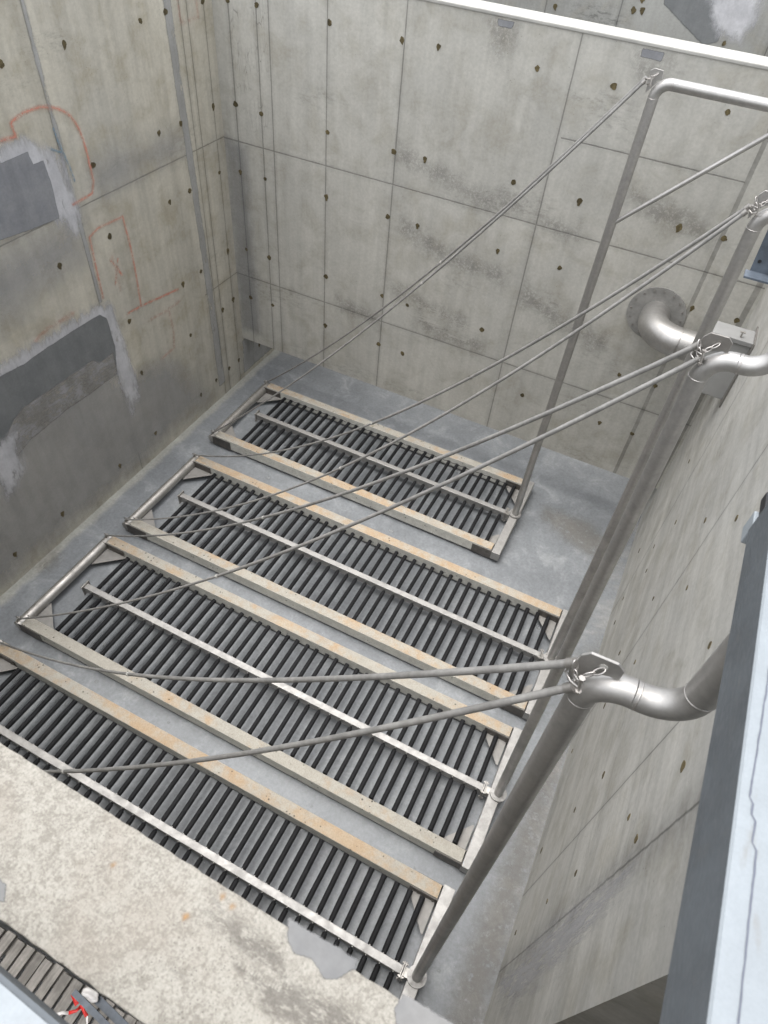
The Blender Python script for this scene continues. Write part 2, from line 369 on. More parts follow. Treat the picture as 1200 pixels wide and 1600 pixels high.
M['wood'] = b.fin(b.scale(b.mix(b.ss(a, 0.35, 0.65), (0.17, 0.16, 0.145), (0.25, 0.235, 0.215)), b.ss(g, 0.3, 0.7, 0.78, 1.15) * (rn * 0.35 + 0.82)), 0.85)
M['red'] = m_plain('red_plastic_tape', (0.55, 0.025, 0.02), 0.4, var=0.1)
M['white'] = m_plain('white_plastic', (0.62, 0.60, 0.58), 0.5, var=0.1, sc=30)
M['patch_white'] = m_decal('white_slurry_smear', (0.64, 0.64, 0.66), (0.52, 0.52, 0.54), soft=0.10, nscale=3.0, namp=0.22, stretch=(1, 2.6, 0.8), alpha=0.82, holes=0.33, hsc=3.0)
M['patch_grey'] = m_decal('fresh_grey_mortar', (0.215, 0.22, 0.235), (0.255, 0.26, 0.27), soft=0.008, nscale=9, namp=0.012, rough=0.6)
M['patch_dark'] = m_decal('damp_dark_mortar', (0.165, 0.172, 0.175), (0.195, 0.202, 0.203), soft=0.015, nscale=7, namp=0.02, rough=0.6)
M['patch_scratch'] = m_decal('scratched_white_slurry', (0.43, 0.43, 0.44), (0.31, 0.30, 0.28), soft=0.012, nscale=5, namp=0.03, alpha=0.6, holes=0.45, hsc=6.0, stretch=(1, 1.2, 3.2))
M['patch_base'] = m_decal('brown_grey_render', (0.27, 0.255, 0.225), (0.23, 0.22, 0.20), soft=0.012, nscale=5, namp=0.03)
M['wash'] = m_decal('grey_cement_wash', (0.42, 0.42, 0.422), (0.36, 0.362, 0.368), soft=0.35, nscale=1.2, namp=0.35, alpha=0.5)
M['spray'] = m_decal('faded_orange_spray_paint', (0.72, 0.26, 0.18), (0.62, 0.30, 0.22), soft=0.022, nscale=14, namp=0.022, alpha=0.6, holes=0.42, hsc=22)
M['spray_faint'] = m_decal('faint_orange_spray_paint', (0.70, 0.24, 0.17), (0.62, 0.27, 0.2), soft=0.03, nscale=14, namp=0.018, alpha=0.25, holes=0.47, hsc=16)
M['chalk'] = m_decal('blue_chalk', (0.18, 0.30, 0.42), (0.2, 0.33, 0.42), soft=0.012, nscale=20, namp=0.015, alpha=0.6, holes=0.45, hsc=25)
M['strip'] = m_decal('grey_joint_filler', (0.43, 0.43, 0.42), (0.37, 0.37, 0.36), soft=0.02, nscale=5, namp=0.05, alpha=0.7, stretch=(1, 1, 0.35), holes=0.38, hsc=5)
M['damp'] = m_decal('damp_blue_grey_stain', (0.20, 0.215, 0.245), (0.24, 0.245, 0.26), soft=0.12, nscale=2, namp=0.12, alpha=0.32, stretch=(4, 1, 1))
M['smut'] = m_decal('dark_soot_smudge', (0.20, 0.195, 0.18), (0.23, 0.22, 0.205), soft=0.2, nscale=4, namp=0.3, alpha=0.34, holes=0.44, hsc=30)
M['slick'] = m_decal('smooth_grey_cement_splash', (0.125, 0.127, 0.129), (0.165, 0.165, 0.163), soft=0.003, nscale=45, namp=0.008, rough=0.55)

# ================================================================== setting
def slab(name, x0, x1, y0, y1, z0, z1, mat, bev=0.0, parent=None):
    o = MB().box(x0, x1, y0, y1, z0, z1).build(name, mat, parent)
    if bev: bevmod(o, bev)
    return o
fl = slab('floor', -7.9, 6.0, -3.0, 14.6, -0.4, 0.0, M['floor']); tag(fl, kind='structure')
# ground outside the basins: one ring sheet out to the horizon
gm = MB(); Z = 6.2
ring_in = [(-7.8, -4.0), (6.5, -4.0), (6.5, 14.5), (-7.8, 14.5)]; ring_out = [(-600, -600), (600, -600), (600, 600), (-600, 600)]
vi = [gm.bm.verts.new((x, y, Z)) for x, y in ring_in]; vo = [gm.bm.verts.new((x, y, Z)) for x, y in ring_out]
for i in range(4): gm.bm.faces.new((vo[i], vo[(i + 1) % 4], vi[(i + 1) % 4], vi[i]))
gr = gm.build('ground', m_plain('gravelly_ground', (0.22, 0.20, 0.17), 0.95, var=0.25, sc=3.0)); tag(gr, kind='structure')

def wall(label, geom, mat, cat='wall'):
    o = geom.build('concrete_wall', mat); tag(o, label, cat); return o
wl = wall('stained left basin wall with grey mortar patches and orange spray marks', MB().box(-7.8, XL, -3.0, 14.5, 0.002, TOP), M['left'])
wb = wall('pale concrete baffle wall across the far side with flanged pipe passing through', MB().box(XL, XR, YB, YB + 0.42, 0.95, TOP - 0.012), M['back'])
wr = wall('streaked right basin wall behind the steel risers', MB().box(XR, XR + 0.5, 1.18, 14.5, 0.002, TOP + 0.02), M['right'])
# front wall: thin top close to the viewer, slightly skewed
fw = MB(); 
def ftop(x, y, z): return (x, y, z)
far_ = []; near_ = []
k_ = 0; x_ = -7.39
while x_ < 1.75:
    yf = 0.279 - 0.0195 * x_; yn = -0.0265 - 0.017 * x_ * 1.0 + 0.0
    far_.append((x_, yf + 0.0022 * mnoise.noise(Vector((x_ * 22, 0, 0))) - 0.004 * max(0, mnoise.noise(Vector((x_ * 60, 3, 0))) - 0.25)))
    near_.append((x_, yn + 0.003 * mnoise.noise(Vector((x_ * 30, 7, 0))) + 0.006 * max(0, mnoise.noise(Vector((x_ * 70, 5, 0))) - 0.2)))
    x_ += 0.2 if x_ < -1.6 else 0.008
poly = far_ + near_[::-1]
fw.prism(poly, lambda u, v, d: (u, v, d), 0.003, TOP)
fo = fw.build('concrete_wall', M['walltop']); bevmod(fo, 0.003, 2)
tag(fo, 'rough pale wall top in the near left corner above timber boards', 'wall')
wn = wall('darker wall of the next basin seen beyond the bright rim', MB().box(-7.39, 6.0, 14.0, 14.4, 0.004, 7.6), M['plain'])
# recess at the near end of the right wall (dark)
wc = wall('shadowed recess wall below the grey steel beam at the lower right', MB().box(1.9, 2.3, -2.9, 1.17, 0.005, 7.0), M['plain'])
# bright trowelled rim on the baffle wall
rm = MB(); rm.box(XL + 0.002, XR - 0.002, YB - 0.012, YB + 0.43, TOP - 0.012, TOP + 0.03); ro = rm.build('rim', M['rim'], wb); bevmod(ro, 0.01)

# tie holes
TB = [(-5.45, 6.64), (-4.35, 6.63), (-3.82, 6.64), (-2.46, 6.64), (-1.47, 6.63), (-0.1, 6.62), (-5.46, 5.26), (-5.47, 4.29), (-4.34, 5.23), (-3.83, 5.25), (-2.46, 5.25), (-1.49, 5.23), (-4.35, 4.26), (-3.83, 4.26), (-2.48, 4.24), (-1.5, 4.25), (0.46, 5.25), (-5.46, 2.9), (-3.85, 2.86), (-2.47, 2.86), (-2.5, 1.87), (-1.52, 1.88), (-0.13, 1.87), (-5.46, 1.91), (-4.33, 1.9), (-6.63, 6.66), (-7.12, 5.31), (-7.13, 4.29), (-7.13, 2.92), (-7.12, 1.95), (-6.64, 5.27), (-6.64, 4.29), (-6.64, 2.91), (-6.62, 1.95), (-0.13, 2.86), (0.44, 2.87), (0.46, 4.24), (1.07, 4.25), (0.42, 1.87), (-4.34, 2.88), (-3.84, 1.88), (-0.12, 5.24), (-7.12, 6.65)]
TL = [(5.94, 6.54), (6.88, 6.57), (8.23, 6.59), (8.74, 6.61), (8.75, 5.24), (8.25, 5.24), (9.57, 5.28), (6.89, 5.2), (8.25, 4.25), (8.75, 4.25), (5.92, 4.21), (6.9, 4.23), (8.26, 2.86), (8.76, 2.86), (9.56, 4.28), (9.58, 2.9), (9.24, 1.87), (9.59, 1.91), (6.9, 2.84), (8.25, 1.85), (6.91, 1.85), (9.58, 0.52), (9.24, 0.52), (8.79, 0.51), (6.91, 0.5), (8.28, 0.48), (5.94, 0.47), (4.59, 0.5), (3.61, 0.51), (9.57, 6.62), (10.34, 0.47)]
TR = [(3.35, 1.81), (2.45, 4.03), (2.41, 2.71), (3.36, 0.38), (2.4, 0.35), (2.41, 1.73), (2.43, 5.02), (3.35, 2.77), (2.18, 4.34), (5.47, 4.33), (4.6, 5.21), (7.2, 2.1), (6.77, 2.04), (4.64, 4.22), (5.55, 2.92), (3.34, 5.11), (6.74, 3.06), (6.83, 0.7), (8.18, 0.96), (7.24, 0.81), (4.74, 0.4), (4.67, 2.84), (4.69, 1.81), (5.5, 0.5), (5.5, 1.8), (8.2, 2.9), (3.34, 4.2)]
TN = [(-3.43, 6.55), (-2.05, 6.86), (-2.0, 6.72), (-2.14, 6.70), (-0.6, 6.5)]
def tie_hole(h, z, ax, val, sg, par, drip):
    n = 14; ph = random.random() * 50; bm_ = MB(); r0 = random.uniform(0.030, 0.043) * (0.82 if ax == 'x' and sg < 0 else 1)
    pts = []
    for k in range(n):
        a = 2 * math.pi * k / n; rr = r0 * (0.78 + 0.42 * mnoise.noise(Vector((math.cos(a) * 1.3 + ph, math.sin(a) * 1.3, ph))) + 0.25)
        if drip and math.sin(a) < -0.95: rr *= random.uniform(1.3, 2.0)
        pts.append((h + rr * math.cos(a), z + rr * math.sin(a)))
    fn = (lambda u, v, d: (val + sg * d, u, v)) if ax == 'x' else (lambda u, v, d: (u, val + sg * d, v))
    bm_.prism(pts, fn, -0.01, 0.004)
    return bm_.build('tie_hole', M['tie'], par)
for (h, z) in TB: tie_hole(h, z, 'y', YB, -1, wb, random.random() < 0.3)
for (h, z) in TL: tie_hole(h, z, 'x', XL, 1, wl, random.random() < 0.5 or z < 2)
for (h, z) in TR: tie_hole(h, z, 'x', XR, -1, wr, False)
for (h, z) in TN: tie_hole(h, z, 'y', 14.0, -1, wn, True)

# ---- marks on the left wall
LP = ('x', XL, 1)
decal('cement_wash', [(2.0, 0.2), (8.5, 0.25), (7.6, 1.7), (6.6, 1.9), (6.2, 2.6), (4.0, 2.6), (2.0, 2.8)], LP, 0.0015, M['wash'], wl, step=0.08, margin=0.5)
decal('cement_wash', [(6.85, 4.82), (8.7, 4.85), (8.6, 5.12), (7.6, 5.2), (6.9, 5.15)], LP, 0.0015, M['wash'], wl, step=0.05, margin=0.3)
decal('cement_wash', [(4.4, 3.9), (6.3, 4.1), (6.4, 4.65), (4.4, 4.75)], LP, 0.0015, M['wash'], wl, step=0.05, margin=0.3)
decal('slurry_smear', [(4.6, 5.85), (5.62, 5.82), (5.86, 5.79), (6.04, 5.71), (6.36, 5.52), (6.41, 5.3), (6.43, 4.80), (6.36, 4.5), (6.22, 4.62), (6.08, 4.80), (5.9, 5.2), (4.6, 5.3)], LP, 0.003, M['patch_white'], wl)
decal('mortar_patch', [(4.6, 5.62), (5.53, 5.63), (5.94, 5.64), (5.97, 5.49), (6.13, 5.49), (6.15, 5.21), (6.13, 4.78), (5.7, 4.80), (4.6, 4.92)], LP, 0.006, M['patch_grey'], wl, step=0.02, margin=0.05)
decal('slurry_smear', [(4.0, 3.42), (5.5, 3.38), (5.96, 3.40), (6.47, 3.36), (6.62, 3.25), (6.68, 2.7), (6.72, 2.22), (6.70, 1.45), (6.52, 1.25), (6.42, 1.9), (6.30, 2.5), (6.2, 3.1), (5.0, 3.15), (4.0, 3.2)], LP, 0.003, M['patch_white'], wl)
decal('mortar_patch', [(3.6, 3.3), (4.53, 3.27), (4.91, 3.23), (5.34, 3.25), (5.9, 3.25), (6.36, 3.24), (6.47, 3.12), (6.49, 2.6), (6.40, 2.2), (5.9, 2.2), (5.25, 2.2), (4.54, 2.15), (4.08, 1.99), (3.6, 1.9)], LP, 0.005, M['patch_dark'], wl, step=0.02, margin=0.05)
sp = [(6.42, 2.54), (6.40, 2.15), (5.92, 2.15), (5.25, 2.17), (4.54, 2.12), (4.08, 1.94), (3.9, 1.9), (3.9, 2.3), (4.10, 2.26), (4.24, 2.40), (4.46, 2.58), (4.67, 2.65), (5.23, 2.64), (6.02, 2.63), (6.11, 2.52)]
decal('render_patch', sp, LP, 0.0065, M['patch_base'], wl, step=0.02, margin=0.05)
decal('scratched_slurry', sp, LP, 0.008, M['patch_scratch'], wl, step=0.02, margin=0.05)
decal('slurry_smear', [(3.9, 1.5), (4.3, 1.75), (4.35, 2.35), (4.15, 2.42), (3.9, 2.2)], LP, 0.0095, M['patch_white'], wl)
decal('joint_strip', [(8.70, 7.1), (8.86, 7.1), (8.99, 3.0), (9.06, 0.3), (8.86, 0.3), (8.84, 3.0)], LP, 0.003, M['strip'], wl, step=0.03, margin=0.06)
decal('joint_strip', [(6.41, 7.1), (6.47, 7.1), (6.47, 3.4), (6.41, 3.4)], LP, 0.0022, M['strip'], wl, step=0.02, margin=0.05)
decal('slurry_smear', [(9.72, 0.1), (10.9, 0.1), (10.9, 0.8), (9.75, 0.9)], LP, 0.003, M['strip'], wl, step=0.04, margin=0.12)
def spray(pts, m='spray', wdt=0.017): decal('spray_mark', pts, LP, 0.0105, M[m], wl, closed=False, width=wdt, step=0.012, margin=0.05)
def smoothp(p, n=3):
    for _ in range(n):
        q = [p[0]]
        for a, b_ in zip(p, p[1:]): q += [(a[0] * .75 + b_[0] * .25, a[1] * .75 + b_[1] * .25), (a[0] * .25 + b_[0] * .75, a[1] * .25 + b_[1] * .75)]
        p = q + [p[-1]]
    return p
spray([(5.4, 5.85), (5.62, 5.85), (5.84, 5.84), (5.83, 5.98)] + smoothp([(5.86, 6.0), (6.09, 6.05), (6.39, 6.03), (6.65, 5.91), (6.78, 5.73), (6.83, 5.5), (6.83, 5.27), (6.83, 5.02)], 2) + [(6.76, 4.88), (6.40, 4.86)])
spray([(6.5, 3.45), (6.51, 3.89), (6.53, 4.36), (6.71, 4.42), (7.21, 4.40), (7.24, 4.01), (7.24, 3.6), (7.21, 2.97)], wdt=0.014)
spray([(6.89, 2.99), (7.23, 2.96), (8.1, 2.83)], wdt=0.02)
spray([(6.80, 3.91), (6.88, 3.78), (6.95, 3.61)], wdt=0.02); spray([(6.94, 3.87), (6.89, 3.75), (6.79, 3.54)], wdt=0.012)
spray([(6.85, 3.95), (6.86, 3.4)], 'spray_faint')
spray([(7.28, 2.65), (7.75, 2.6), (8.1, 2.61)], 'spray_faint', 0.025); spray([(7.8, 2.61), (7.82, 2.16), (7.77, 1.86), (7.43, 1.83)], 'spray_faint', 0.025)
spray([(5.19, 3.45), (5.44, 3.5), (5.9, 3.5)], 'spray_faint', 0.03)
spray([(9.02, 6.75), (9.02, 6.45), (9.42, 6.45), (9.42, 6.75)], 'spray_faint', 0.02)
decal('chalk_mark', [(6.28, 5.58), (6.42, 5.50)], LP, 0.0105, M['chalk'], wl, closed=False, width=0.014, step=0.012, margin=0.04)
decal('chalk_mark', [(6.40, 5.78), (6.42, 5.62), (6.50, 5.30), (6.52, 5.12)], LP, 0.0105, M['chalk'], wl, closed=False, width=0.012, step=0.012, margin=0.04)
# ---- marks on the baffle wall and next wall
BP = ('y', YB, -1)
decal('mortar_patch', [(-1.27, 7.06), (-1.01, 7.06), (-1.02, 6.97), (-1.26, 6.98)], BP, 0.003, M['patch_grey'], wb, step=0.02, margin=0.05)
decal('mortar_patch', [(-3.08, 7.06), (-2.86, 7.06), (-2.88, 6.99), (-3.06, 6.99)], BP, 0.003, M['patch_grey'], wb, step=0.02, margin=0.05)
for poly in ([(-4.25, 5.3), (-3.6, 5.15), (-3.0, 5.02), (-2.3, 5.05), (-2.25, 4.9), (-3.0, 4.82), (-3.5, 5.0), (-4.2, 5.15)],
             [(-2.0, 4.95), (-1.4, 4.85), (-1.35, 4.72), (-1.95, 4.75)], [(-4.1, 4.3), (-3.2, 4.0), (-2.3, 3.95), (-2.3, 3.75), (-3.3, 3.8), (-4.1, 4.1)],
             [(-3.15, 7.0), (-2.8, 7.0), (-2.85, 6.75), (-3.05, 6.72)], [(-1.3, 6.95), (-0.9, 6.95), (-0.95, 6.75), (-1.25, 6.76)],
             [(-1.9, 3.8), (-1.2, 3.5), (-0.5, 3.4), (-0.5, 3.2), (-1.3, 3.3), (-1.9, 3.55)], [(-0.9, 5.55), (0.1, 5.4), (0.3, 5.2), (-0.6, 5.25)],
             [(-5.2, 2.55), (-4.4, 2.45), (-4.4, 2.3), (-5.1, 2.35)], [(-3.6, 2.75), (-2.5, 2.6), (-2.4, 2.4), (-3.5, 2.5)], [(-4.2, 3.2), (-2.8, 2.9), (-2.8, 2.75), (-4.1, 3.0)]):
    decal('smudge', poly, BP, 0.0025, M['smut'], wb, step=0.04, margin=0.25)
decal('damp_stain', [(-7.38, 1.2), (-6.95, 1.2), (-6.98, 4.7), (-7.38, 4.75)], BP, 0.0028, M['damp'], wb, margin=0.12)
NP = ('y', 14.0, -1)
decal('mortar_patch', [(-1.8, 7.2), (-1.7, 6.85), (-1.35, 6.66), (-0.9, 6.42), (-0.7, 6.5), (-0.72, 6.95), (-0.8, 7.2)], NP, 0.004, M['patch_dark'], wn, step=0.03, margin=0.06)
decal('slurry_smear', [(-1.3, 7.2), (-0.95, 6.95), (-0.7, 6.6), (-0.35, 6.5), (-0.3, 7.2)], NP, 0.008, M['patch_white'], wn)
# ---- right wall
RP = ('x', XR, -1)
decal('slurry_smear', [(1.9, 0.3), (2.0, 2.9), (1.95, 4.4), (1.7, 3.4), (1.55, 1.2)], RP, 0.003, m_decal('thin_white_bloom', (0.50, 0.50, 0.52), (0.45, 0.45, 0.47), soft=0.2, nscale=3, namp=0.25, alpha=0.6, holes=0.42, hsc=4, stretch=(1, 5, 0.7)), wr, margin=0.3)
# ---- splash on the front wall top
decal('cement_splash', [(-0.249, 0.300), (-0.225, 0.259), (-0.198, 0.244), (-0.16, 0.253), (-0.133, 0.245), (-0.112, 0.231), (-0.086, 0.244), (-0.072, 0.262), (-0.056, 0.284), (-0.06, 0.30)], ('z', TOP, 1), 0.0015, M['slick'], fo, step=0.006, margin=0.015)
decal('cement_splash', [(0.069, 0.29), (0.06, 0.255), (0.075, 0.232), (0.148, 0.217), (0.4, 0.21), (0.4, 0.29)], ('z', TOP, 1), 0.0015, M['slick'], fo, step=0.006, margin=0.015)
mrust = m_decal('rust_spot', (0.30, 0.15, 0.05), (0.34, 0.21, 0.10), soft=0.010, nscale=60, namp=0.008, alpha=0.8, holes=0.35, hsc=90)
for (qx, qy, rr) in ((-0.471, 0.189, 0.006), (-0.418, 0.266, 0.005), (-0.384, 0.259, 0.004), (-0.70, 0.20, 0.003)):
    decal('rust_spot', [(qx - rr, qy), (qx, qy - rr), (qx + rr, qy + rr * .3), (qx + rr * .2, qy + rr)], ('z', TOP, 1), 0.002, mrust, fo, step=0.003, margin=0.012)
msm = m_decal('dark_trowel_smear', (0.15, 0.14, 0.125), (0.19, 0.175, 0.155), soft=0.02, nscale=28, namp=0.03, alpha=0.55, holes=0.46, hsc=45, stretch=(0.5, 1.4, 1))
decal('trowel_smear', [(-0.43, 0.215), (-0.36, 0.245), (-0.24, 0.235), (-0.20, 0.20), (-0.30, 0.195)], ('z', TOP, 1), 0.0018, msm, fo, step=0.008, margin=0.04)
decal('trowel_smear', [(-0.30, 0.16), (-0.10, 0.20), (0.05, 0.20), (0.0, 0.14), (-0.2, 0.12)], ('z', TOP, 1), 0.0018, msm, fo, step=0.008, margin=0.04)
decal('trowel_smear', [(-1.05, 0.06), (-0.90, 0.05), (-0.87, 0.02), (-0.95, 0.0), (-1.05, 0.02)], ('z', TOP, 1), 0.0018, M['slick'], fo, step=0.008, margin=0.02)

# ---- stains lying on the floor
FP = ('z', 0.0, 1)
mbrn = m_decal('brown_silt_stain', (0.25, 0.225, 0.185), (0.22, 0.205, 0.18), soft=0.16, nscale=6, namp=0.2, alpha=0.38, holes=0.40, hsc=9)
mpal = m_decal('pale_cement_spatter', (0.33, 0.34, 0.34), (0.29, 0.30, 0.30), soft=0.012, nscale=16, namp=0.03, alpha=0.6, holes=0.42, hsc=30)
decal('silt_stain', [(-7.38, 3.75), (-7.18, 3.8), (-7.15, 4.1), (-7.36, 4.25)], FP, 0.003, mbrn, fl)
decal('silt_stain', [(-0.5, 9.3), (0.4, 9.35), (0.9, 8.9), (0.9, 8.5), (0.2, 8.7), (-0.4, 9.0)], FP, 0.003, mbrn, fl, margin=0.25)
decal('silt_stain', [(0.85, 1.2), (1.18, 1.2), (1.18, 6.8), (0.98, 6.5), (0.92, 3.8), (0.80, 2.0)], FP, 0.0035, mbrn, fl, margin=0.2)
rs_ = random.Random(11)
for k in range(34):
    qx, qy = rs_.uniform(-7.2, 1.0), rs_.uniform(1.0, 9.6); rr = rs_.uniform(0.012, 0.045)
    decal('cement_spatter', [(qx + rr * math.cos(a) * rs_.uniform(.6, 1.6), qy + rr * math.sin(a) * rs_.uniform(.6, 1.3)) for a in (0, 1, 2, 3.1, 4.2, 5.2)], FP, 0.0045, mpal, fl, step=0.015, margin=0.04)

# ================================================================== aeration grids
def tube_mesh(sgn):
    m = MB(); z = 0.175
    ys = [0.045, 0.064, 0.066, 0.096, 0.098, 0.745, 0.75, 0.772]; rs = [0.017, 0.017, 0.030, 0.030, 0.0325, 0.0325, 0.0345, 0.0345]
    m.tube([(0, sgn * y, z) for y in ys], 0, 12, rads=rs)
    return m
GR = [dict(x0=-6.095, n=38, yc=1.52, label='nearest aeration grid, partly hidden by the pale wall top'),
      dict(x0=-5.99, n=38, yc=3.785, label='second aeration grid from the viewer, its left pipe corner beside the grey wall'),
      dict(x0=-6.06 + 0.14, n=38, yc=6.05, label='third aeration grid from the viewer, between two others of full length'),
      dict(x0=-6.17, n=31, yc=8.58, label='farthest and shortest aeration grid, next to the baffle wall')]
GR[0]['x0'] = 0.122 - 37 * 0.168;
for q_ in (1, 2): GR[q_]['n'] = 39
GR[1]['x0'] = 0.23 - 38 * 0.1668; GR[2]['x0'] = 0.294 - 38 * 0.1672; GR[3]['x0'] = -1.13 - 30 * 0.1675
pit = [0.168, 0.1668, 0.1672, 0.1675]
proto = {}
for gi, g in enumerate(GR):
    x0, yc, n, p = g['x0'], g['yc'], g['n'], pit[gi]; xl = x0 + (n - 1) * p
    root = empty('aeration_grid', ((x0 + xl) / 2, yc, 0)); tag(root, g['label'], 'aeration grid', 'aeration grids on the basin floor')
    BW, HB = 0.158, 0.968; zb, zt = 0.055, 0.262
    bx0, bx1 = x0 - 0.46, xl + 0.155
    for s in (-1, 1):
        m = MB(); ya, yb_ = sorted((yc + s * HB, yc + s * (HB - BW)))
        m.box(bx0, bx1, ya, yb_, zb, zt, bev=0.008)
        m.build('ballast_beam', M['beam'], root)
        # steel angle below the beam and feet
        m = MB(); m.box(bx0 - 0.02, bx1 + 0.02, ya + 0.008, yb_ - 0.008, zb - 0.014, zb - 0.002)
        k = bx0 + 0.4
        while k < bx1: m.box(k - 0.03, k + 0.03, ya + 0.02, yb_ - 0.02, 0.0, zb - 0.014); k += 1.55
        m.build('support_rail', M['steel_dark'], root)
        # end shoes with bolts
        for e, xe in ((-1, bx0), (1, bx1)):
            m = MB(); L = 0.34
            xa, xb = (xe - 0.06, xe + L) if e < 0 else (xe - L, xe + 0.03)
            for yo in (ya - 0.011, yb_ + 0.003): m.box(xa, xb, yo, yo + 0.008, zb - 0.01, zt - 0.03)
            for bxk in (xa + 0.1, xb - 0.07): m.bolt((bxk, ya - 0.009, (zb + zt) / 2 - 0.02), (0, -1, 0)); m.bolt((bxk, yb_ + 0.009, (zb + zt) / 2 - 0.02), (0, 1, 0))
            m.build('end_shoe', M['shoe'], root)
    # round pipe at the left end
    px = x0 - 0.545
    m = MB(); m.tube([(px, yc - HB - 0.01, 0.155), (px, yc + HB + 0.01, 0.155)], 0.078, 28)
    pp = m.build('end_pipe', M['steel_old'], root)
    for s in (-1, 1):
        m = MB(); m.box(px - 0.004, px + 0.004, yc + s * 0.92 - 0.035, yc + s * 0.92 + 0.035, 0.225, 0.30); m.tube([(px - 0.03, yc + s * 0.92, 0.285), (px + 0.03, yc + s * 0.92, 0.285)], 0.012, 8)
        m.tube([(px + 0.045 * math.cos(a), yc + s * 0.92 + 0.0, 0.29 + 0.03 * math.sin(a)) for a in [k * 0.6 for k in range(11)]], 0.006, 6)
        m.build('rod_lug', M['steel'], root)
        # triangular gussets left and right
        for e, xe, ww in ((1, px + 0.07, 0.40), (-1, bx1 - 0.005, 0.33)):
            y1 = yc + s * (HB - BW - 0.012); m = MB()
            m.prism([(xe, y1), (xe + e * ww, y1), (xe + e * ww * 0.95, y1 - s * 0.03), (xe + e * 0.02, y1 - s * 0.36), (xe, y1 - s * 0.36)], lambda u, v, d: (u, v, d), 0.10, 0.108)
            m.build('gusset_plate', M['gusset'], root)
    # flat box section at the right end
    m = MB(); m.box(xl + 0.17, xl + 0.315, yc - HB - 0.03, yc + HB + 0.03, 0.075, 0.252, bev=0.006); m.build('end_box', M['steel_flat'], root)
    # central manifold
    m = MB(); mx0 = x0 - 0.14; m.box(mx0, xl + 0.075, yc - 0.045, yc + 0.045, 0.135, 0.262, bev=0.005)
    for k in range(n):
        for s in (-1, 1):
            m.bolt((x0 + k * p, yc + s * 0.045, 0.235), (0, s, 0), 0.008, 0.012)
    man = m.build('manifold', M['steel_flat'], root)
    m = MB(); m.box(mx0 - 0.016, mx0, yc - 0.08, yc + 0.08, 0.09, 0.30, bev=0.004)
    for a in (-1, 1):
        for c in (-1, 1): m.bolt((mx0 - 0.016, yc + a * 0.06, 0.195 + c * 0.08), (-1, 0, 0), 0.01, 0.02)
    m.build('end_flange', M['steel_old'], root)
    m = MB(); 
    for o in (0.0, 0.022): m.box(xl + 0.075 + o, xl + 0.088 + o, yc - 0.085, yc + 0.085, 0.085, 0.30, bev=0.003)
    m.box(xl + 0.11, xl + 0.17, yc - 0.045, yc + 0.045, 0.135, 0.255)
    for a in (-1, 1):
        for c in (-1, 1): m.tube([(xl + 0.058, yc + a * 0.066, 0.195 + c * 0.085), (xl + 0.128, yc + a * 0.066, 0.195 + c * 0.085)], 0.010, 6, smooth=False)
    m.build('coupling_flange', M['steel_old'], root)
    # diffuser tubes
    for s in (-1, 1):
        if s not in proto:
            t = tube_mesh(s).build('diffuser_tube', M['rubber']); proto[s] = t.data; bpy.data.objects.remove(t)
        for k in range(n):
            t = bpy.data.objects.new('diffuser_tube', proto[s]); COL.objects.link(t); t.parent = root
            t.location = Vector((x0 + k * p + random.uniform(-.003, .003), yc, random.uniform(-.003, .003))) - Vector(root.location)
            t.rotation_euler = (0, 0, random.gauss(0, 0.006) + (random.gauss(0, 0.005) if gi == 3 else 0))
    if gi == 3:      # wires tying the outer tube ends
        m = MB()
        for k in range(n - 1):
            xa, xb = x0 + k * p, x0 + (k + 1) * p; yy = yc + 0.762
            m.tube([(xa, yy, 0.208), ((xa + xb) / 2, yy - 0.012, 0.19), (xb, yy, 0.208)], 0.006, 6)
        m.build('tie_wire', M['hose'], root)
    g.update(root=root, xl=xl, px=px)

# ================================================================== risers
def arc(c, r, a0, a1, y, n=12):
    return [(c[0] + r * math.cos(R(a0 + (a1 - a0) * k / n)), y, c[1] + r * math.sin(R(a0 + (a1 - a0) * k / n))) for k in range(n + 1)]
def ringm(m, c, ax, r0, t=0.0022, w=0.0035):
    c = Vector(c); ax = Vector(ax).normalized(); m.tube([c - ax * w, c - ax * w * .5, c + ax * w * .5, c + ax * w], 0, 28, rads=[r0, r0 + t, r0 + t, r0])
def chain(m, a, b_, n):
    a = Vector(a); b_ = Vector(b_); d = (b_ - a).normalized(); q = d.to_track_quat('X', 'Z'); L = (b_ - a).length / n
    for k in range(n):
        c = a + (b_ - a) * ((k + .5) / n); pts = []
        for j in range(15):
            t = 2 * math.pi * j / 14; u = math.cos(t) * L * 0.62; v = math.sin(t) * L * 0.30
            pts.append(c + q @ (Vector((u, v, 0)) if k % 2 == 0 else Vector((u, 0, v))))
        m.tube(pts, 0.0035, 6, caps=False)
RL = [dict(y=1.54, yb=1.535, xb=0.374, xt=0.300, rd=0.057, zt=6.79, label='nearest riser pipe, rising beside the grey steel beam with a bright S bend'),
      dict(y=3.83, yb=3.80, xb=0.507, xt=0.372, rd=0.057, zt=6.90, label='riser pipe of the second grid, its S bend in front of the wall box'),
      dict(y=6.05, yb=6.05, xb=0.540, xt=0.455, rd=0.057, zt=6.96, label='riser pipe of the third grid, its bend cut by the right picture edge'),
      dict(y=8.64, yb=8.60, xb=-0.885, xt=-0.862, rd=0.058, zt=7.03, label='farthest riser pipe with one bend into a long horizontal run')]
